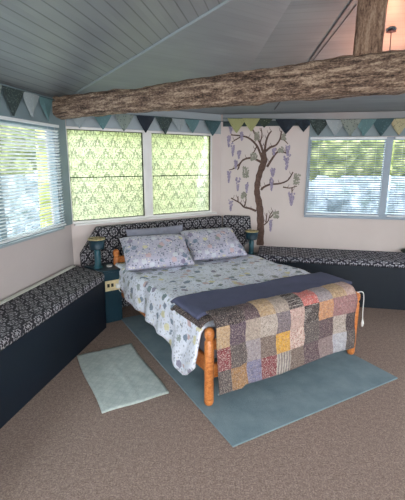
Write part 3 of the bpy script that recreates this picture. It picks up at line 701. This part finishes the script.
# duvet: a draped sheet, head at v=1.8
def interp(tab, v):
    for (a, x_), (b_, y_) in zip(tab, tab[1:]):
        if v <= b_: t = max(0, (v-a)/(b_-a)); return x_+(y_-x_)*t
    return tab[-1][1]
HEM = [(.0, .33), (.06, .25), (.14, .18), (.22, .135), (.30, .17), (.40, .225), (.55, .29), (.8, .312), (1.1, .31), (1.5, .33), (1.7, .42), (1.9, .5)]
bm = BMN(); NV = 90; NU = 96; g = []
for j in range(NV+1):
    v = .037+1.778*j/NV; hem = interp(HEM, v); top = .575+.012*math.sin(v*3)-.05*max(0, 1-v/.16)
    hr = .34; drop_l = top-hem; drop_r = top-hr; R = .045; x0, x1 = -.055, 1.415
    if v > 1.2: x1 = 1.415-.06*(v-1.2)/.6
    arc_l = PI*R/2; flat = (x1-R)-(x0+R); tot = (drop_l-R)+arc_l+flat+arc_l+(drop_r-R); row = []
    for i in range(NU+1):
        s = tot*i/NU
        if s < drop_l-R: p = (x0, hem+s); n = (-1, 0)
        elif s < drop_l-R+arc_l: a = (s-drop_l+R)/R; p = (x0+R-R*math.cos(a), top-R+R*math.sin(a)); n = (-math.cos(a), math.sin(a))
        elif s < drop_l-R+arc_l+flat: p = (x0+R+s-(drop_l-R+arc_l), top); n = (0, 1)
        elif s < drop_l-R+2*arc_l+flat: a = (s-(drop_l-R+arc_l+flat))/R; p = (x1-R+R*math.sin(a), top-R+R*math.cos(a)); n = (math.sin(a), math.cos(a))
        else: p = (x1, top-R-(s-(drop_l-R+2*arc_l+flat))); n = (1, 0)
        q = Vector((p[0], v, p[1])); d = noise.noise(Vector((q.x*3.1, v*3.1, q.z*3.1)))*.022+noise.noise(q*8)*.010+noise.noise(q*18)*.004
        hang = max(0, (top-R-p[1]))
        d += hang*.10*(1 if abs(n[0]) > .5 else 0)*(1+.5*math.sin(v*11))+ hang*.06*math.sin(v*24)*(1 if abs(n[0]) > .5 else 0)
        puff = .012 if abs(n[1]) > .9 else 0
        if abs(n[0]) > .8: d = max(d, -.012)
        row.append(bm.verts.new((q.x+n[0]*d, v, q.z+n[1]*(d+puff))))
    g.append(row)
for j in range(NV):
    for i in range(NU): bm.faces.new((g[j][i], g[j][i+1], g[j+1][i+1], g[j+1][i]))
dv = obj('duvet', bm, 'duvet_print', mw=MBED, smooth=True); so2 = dv.modifiers.new('s', 'SOLIDIFY'); so2.thickness = .014; so2.offset = -1
tag(dv, 'white floral-print duvet spread over the bed, hanging down one side', 'duvet')

# pillows
def pillow(label, M, w_, h, t, mat, group=None, seed=0, frill=.02):
    bm = BMN(); N = 28; top = []; bot = []
    for sgn, arr in ((1, top), (-1, bot)):
        for j in range(N+1):
            row = []
            for i in range(N+1):
                a, b_ = i/N*2-1, j/N*2-1
                pin = 1-.07*(1-abs(a))*0
                x_ = a*w_/2*(1-.05*(1-b_*b_)*0-.04*(abs(b_)**3)*0); x_ = a*w_/2*(1-.045*(1-abs(b_)**2)*abs(a)); y_ = b_*h/2*(1-.06*(1-a*a)*abs(b_))
                e = max(0, (1-a**4)*(1-b_**4))**.55
                z = sgn*(t/2*e+.003)+noise.noise(Vector((x_*5+seed, y_*5, sgn)))*.018*e+noise.noise(Vector((x_*14+seed, y_*14, sgn)))*.005*e
                row.append(bm.verts.new((x_, y_, z)))
            arr.append(row)
    for j in range(N):
        for i in range(N):
            bm.faces.new((top[j][i], top[j][i+1], top[j+1][i+1], top[j+1][i])); bm.faces.new((bot[j][i+1], bot[j][i], bot[j+1][i], bot[j+1][i+1]))
    for i in range(N):
        bm.faces.new((top[0][i+1], top[0][i], bot[0][i], bot[0][i+1])); bm.faces.new((top[N][i], top[N][i+1], bot[N][i+1], bot[N][i]))
        bm.faces.new((top[i][0], top[i+1][0], bot[i+1][0], bot[i][0])); bm.faces.new((top[i+1][N], top[i][N], bot[i][N], bot[i+1][N]))
    return tag(obj('pillow', bm, mat, mw=MBED @ M, smooth=True), label, 'pillow', group)
def PM(u, v, z, tilt, yaw=0): return Matrix.Translation((u, v, z)) @ Matrix.Rotation(yaw, 4, 'Z') @ Matrix.Rotation(tilt, 4, 'X')
pillow('white print pillow on the window side, left of the pair', PM(.285, 1.475, .725, .50, -.2), .67, .46, .15, 'pillow_print', 'print pillows', 1)
pillow('white print pillow nearer the mural, right of the pair', PM(.975, 1.525, .725, .50, -.13), .63, .47, .15, 'pillow_print', 'print pillows', 5)
pillow('plain grey pillow propped behind the left print pillow', PM(.42, 1.765, .745, 1.28, 0), .66, .34, .06, 'grey_cloth', None, 9)

# ---------------------------------------------------------------- patchwork quilt over the foot
EDG = [.014, .11, .235, .355, .49, .615, .75, .90, 1.05, 1.20, 1.305]
ROWS = [['darkfloral', 'darkfloral', 'plum', 'tan', 'beige', 'dots', 'pinkred', 'lavbeige', 'tan', 'rosy'],
        ['tan', 'purple', 'beige', 'speck', 'greypurple', 'rosy', 'dots', 'orange', 'rose', 'rose'],
        ['redspeck', 'dark', 'lavbeige', 'brown', 'yellow', 'redwhite', 'dark', 'plum', 'speck', 'nearblack'],
        ['dark', 'gold', 'bluelav', 'redspeck', 'stripe', 'brown', 'plum', 'mauve', 'whitegrey', 'dark']]
qm = sorted(PR) or None
pn = ['patch_'+k for k in ('tan', 'purple', 'beige', 'speck', 'greypurple', 'rosy', 'dots', 'orange', 'rose', 'redspeck', 'dark', 'lavbeige', 'brown', 'yellow', 'redwhite', 'plum', 'nearblack', 'gold', 'bluelav', 'stripe', 'mauve', 'whitegrey', 'darkfloral', 'pinkred')]
qt = thing('patchwork_quilt', 'patchwork quilt in many prints folded over the foot of the bed', 'quilt', MBED)
# profile of the drop: starts on the bed, over the footboard, down the front
def qprof(u):
    k = .008*math.sin(u*9); bot = .135+.012*math.sin(u*7+1)-.02*(1 if u < .2 else 0)
    return [(.09, .622), (.05, .632), (.0, .628), (-.035, .612), (-.062, .575), (-.07+k, .53), (-.07+k, .48), (-.068, .42), (-.072-k, .36), (-.07, .30), (-.074+k, .24), (-.08, .19), (-.085-k, bot)]
bm = BMN(); us = []
for a, b_ in zip(EDG, EDG[1:]):
    for t in range(5): us.append(a+(b_-a)*t/5)
us.append(EDG[-1]); nr = 40; g = []
for u in us:
    pr = [Vector((0, a, b_)) for a, b_ in qprof(u)]; sp_ = smooth_path(pr, 4); L = [0]
    for i in range(1, len(sp_)): L.append(L[-1]+(sp_[i]-sp_[i-1]).length)
    row = []
    for j in range(nr+1):
        d = L[-1]*j/nr; i = max(1, next((q for q in range(len(L)) if L[q] >= d-1e-9), len(L)-1)); t = (d-L[i-1])/max(1e-9, L[i]-L[i-1]); p = sp_[i-1].lerp(sp_[i], t)
        nz = noise.noise(Vector((u*7, p.y*7, p.z*7)))*.007+noise.noise(Vector((u*22, p.y*22, p.z*22)))*.003
        row.append(bm.verts.new((u+.008*math.sin(p.z*9), p.y-abs(nz)*1.4, p.z+(nz if p.z > .6 else 0))))
    g.append(row)
for i in range(len(us)-1):
    cidx = i//5
    for j in range(nr):
        f = bm.faces.new((g[i][j], g[i][j+1], g[i+1][j+1], g[i+1][j]))
        ri = 0 if j < 11 else 1 if j < 20 else 2 if j < 30 else 3
        f.material_index = pn.index('patch_'+ROWS[ri][min(9, cidx)])
o = ch('patchwork_panel', bm, pn, qt, True); s_ = o.modifiers.new('s', 'SOLIDIFY'); s_.thickness = .014; s_.offset = 1
# white edging along the hem and the left edge
bm = tube(BMN(), [v for v in [(EDG[0]+(EDG[-1]-EDG[0])*i/40, -.088, qprof(EDG[0]+(EDG[-1]-EDG[0])*i/40)[-1][1]) for i in range(41)]], .005, 6)
tube(bm, [(.035, -.088, .125), (.034, -.08, .22), (.034, -.078, .34), (.036, -.078, .5)], .005, 6)
ch('hem_binding', bm, 'flag_grey', qt, True)
# folded slate-blue backing on top of the bed, overhanging the left side a little
def fold(name, u0, u1, va, vb, z, mat, th, seed, sag=.06, index=None):
    bm = BMN(); NU_, NV_ = 60, 20; g = []
    for i in range(NU_+1):
        row = []; u = u0+(u1-u0)*i/NU_
        for j in range(NV_+1):
            t = j/NV_; lo, hi = va(u), vb(u); v = lo+(hi-lo)*t
            zz = z+.006*noise.noise(Vector((u*5+seed, v*6, 0)))+.004*noise.noise(Vector((u*14+seed, v*14, 3)))
            if u < .0: zz -= sag*((0-u)/.1)**1.6
            zz -= .03*max(0, t-.9)/.1*.6
            row.append(bm.verts.new((u, v, zz)))
        g.append(row)
    for i in range(NU_):
        for j in range(NV_): bm.faces.new((g[i][j], g[i][j+1], g[i+1][j+1], g[i+1][j]))
    o = ch(name, bm, mat, qt, True); s_ = o.modifiers.new('s', 'SOLIDIFY'); s_.thickness = th; s_.offset = -1 if True else 1
    return o
fold('backing_fold', -.06, 1.375, lambda u: .035-.03*math.sin(u*2.2) if u > .1 else .06, lambda u: .455-.03*u+.01*math.sin(u*8), .640, 'quilt_navy', .02, 2)
fold('under_fold', -.075, 1.30, lambda u: .005, lambda u: .42, .617, 'patch_darkfloral', .018, 6, .07)
# white tie with a tassel beside the right foot post
td = smooth_path([(1.33, -.06, .585), (1.395, -.062, .575), (1.425, -.055, .51), (1.432, -.052, .42), (1.436, -.055, .33)], 5)
bm = tube(BMN(), td, .0035, 6); tube(bm, [(1.436, -.055, .335), (1.436, -.057, .30), (1.439, -.055, .27)], [.004, .012, .009], 8)
ch('tassel_tie', bm, 'white_plastic', qt, True)
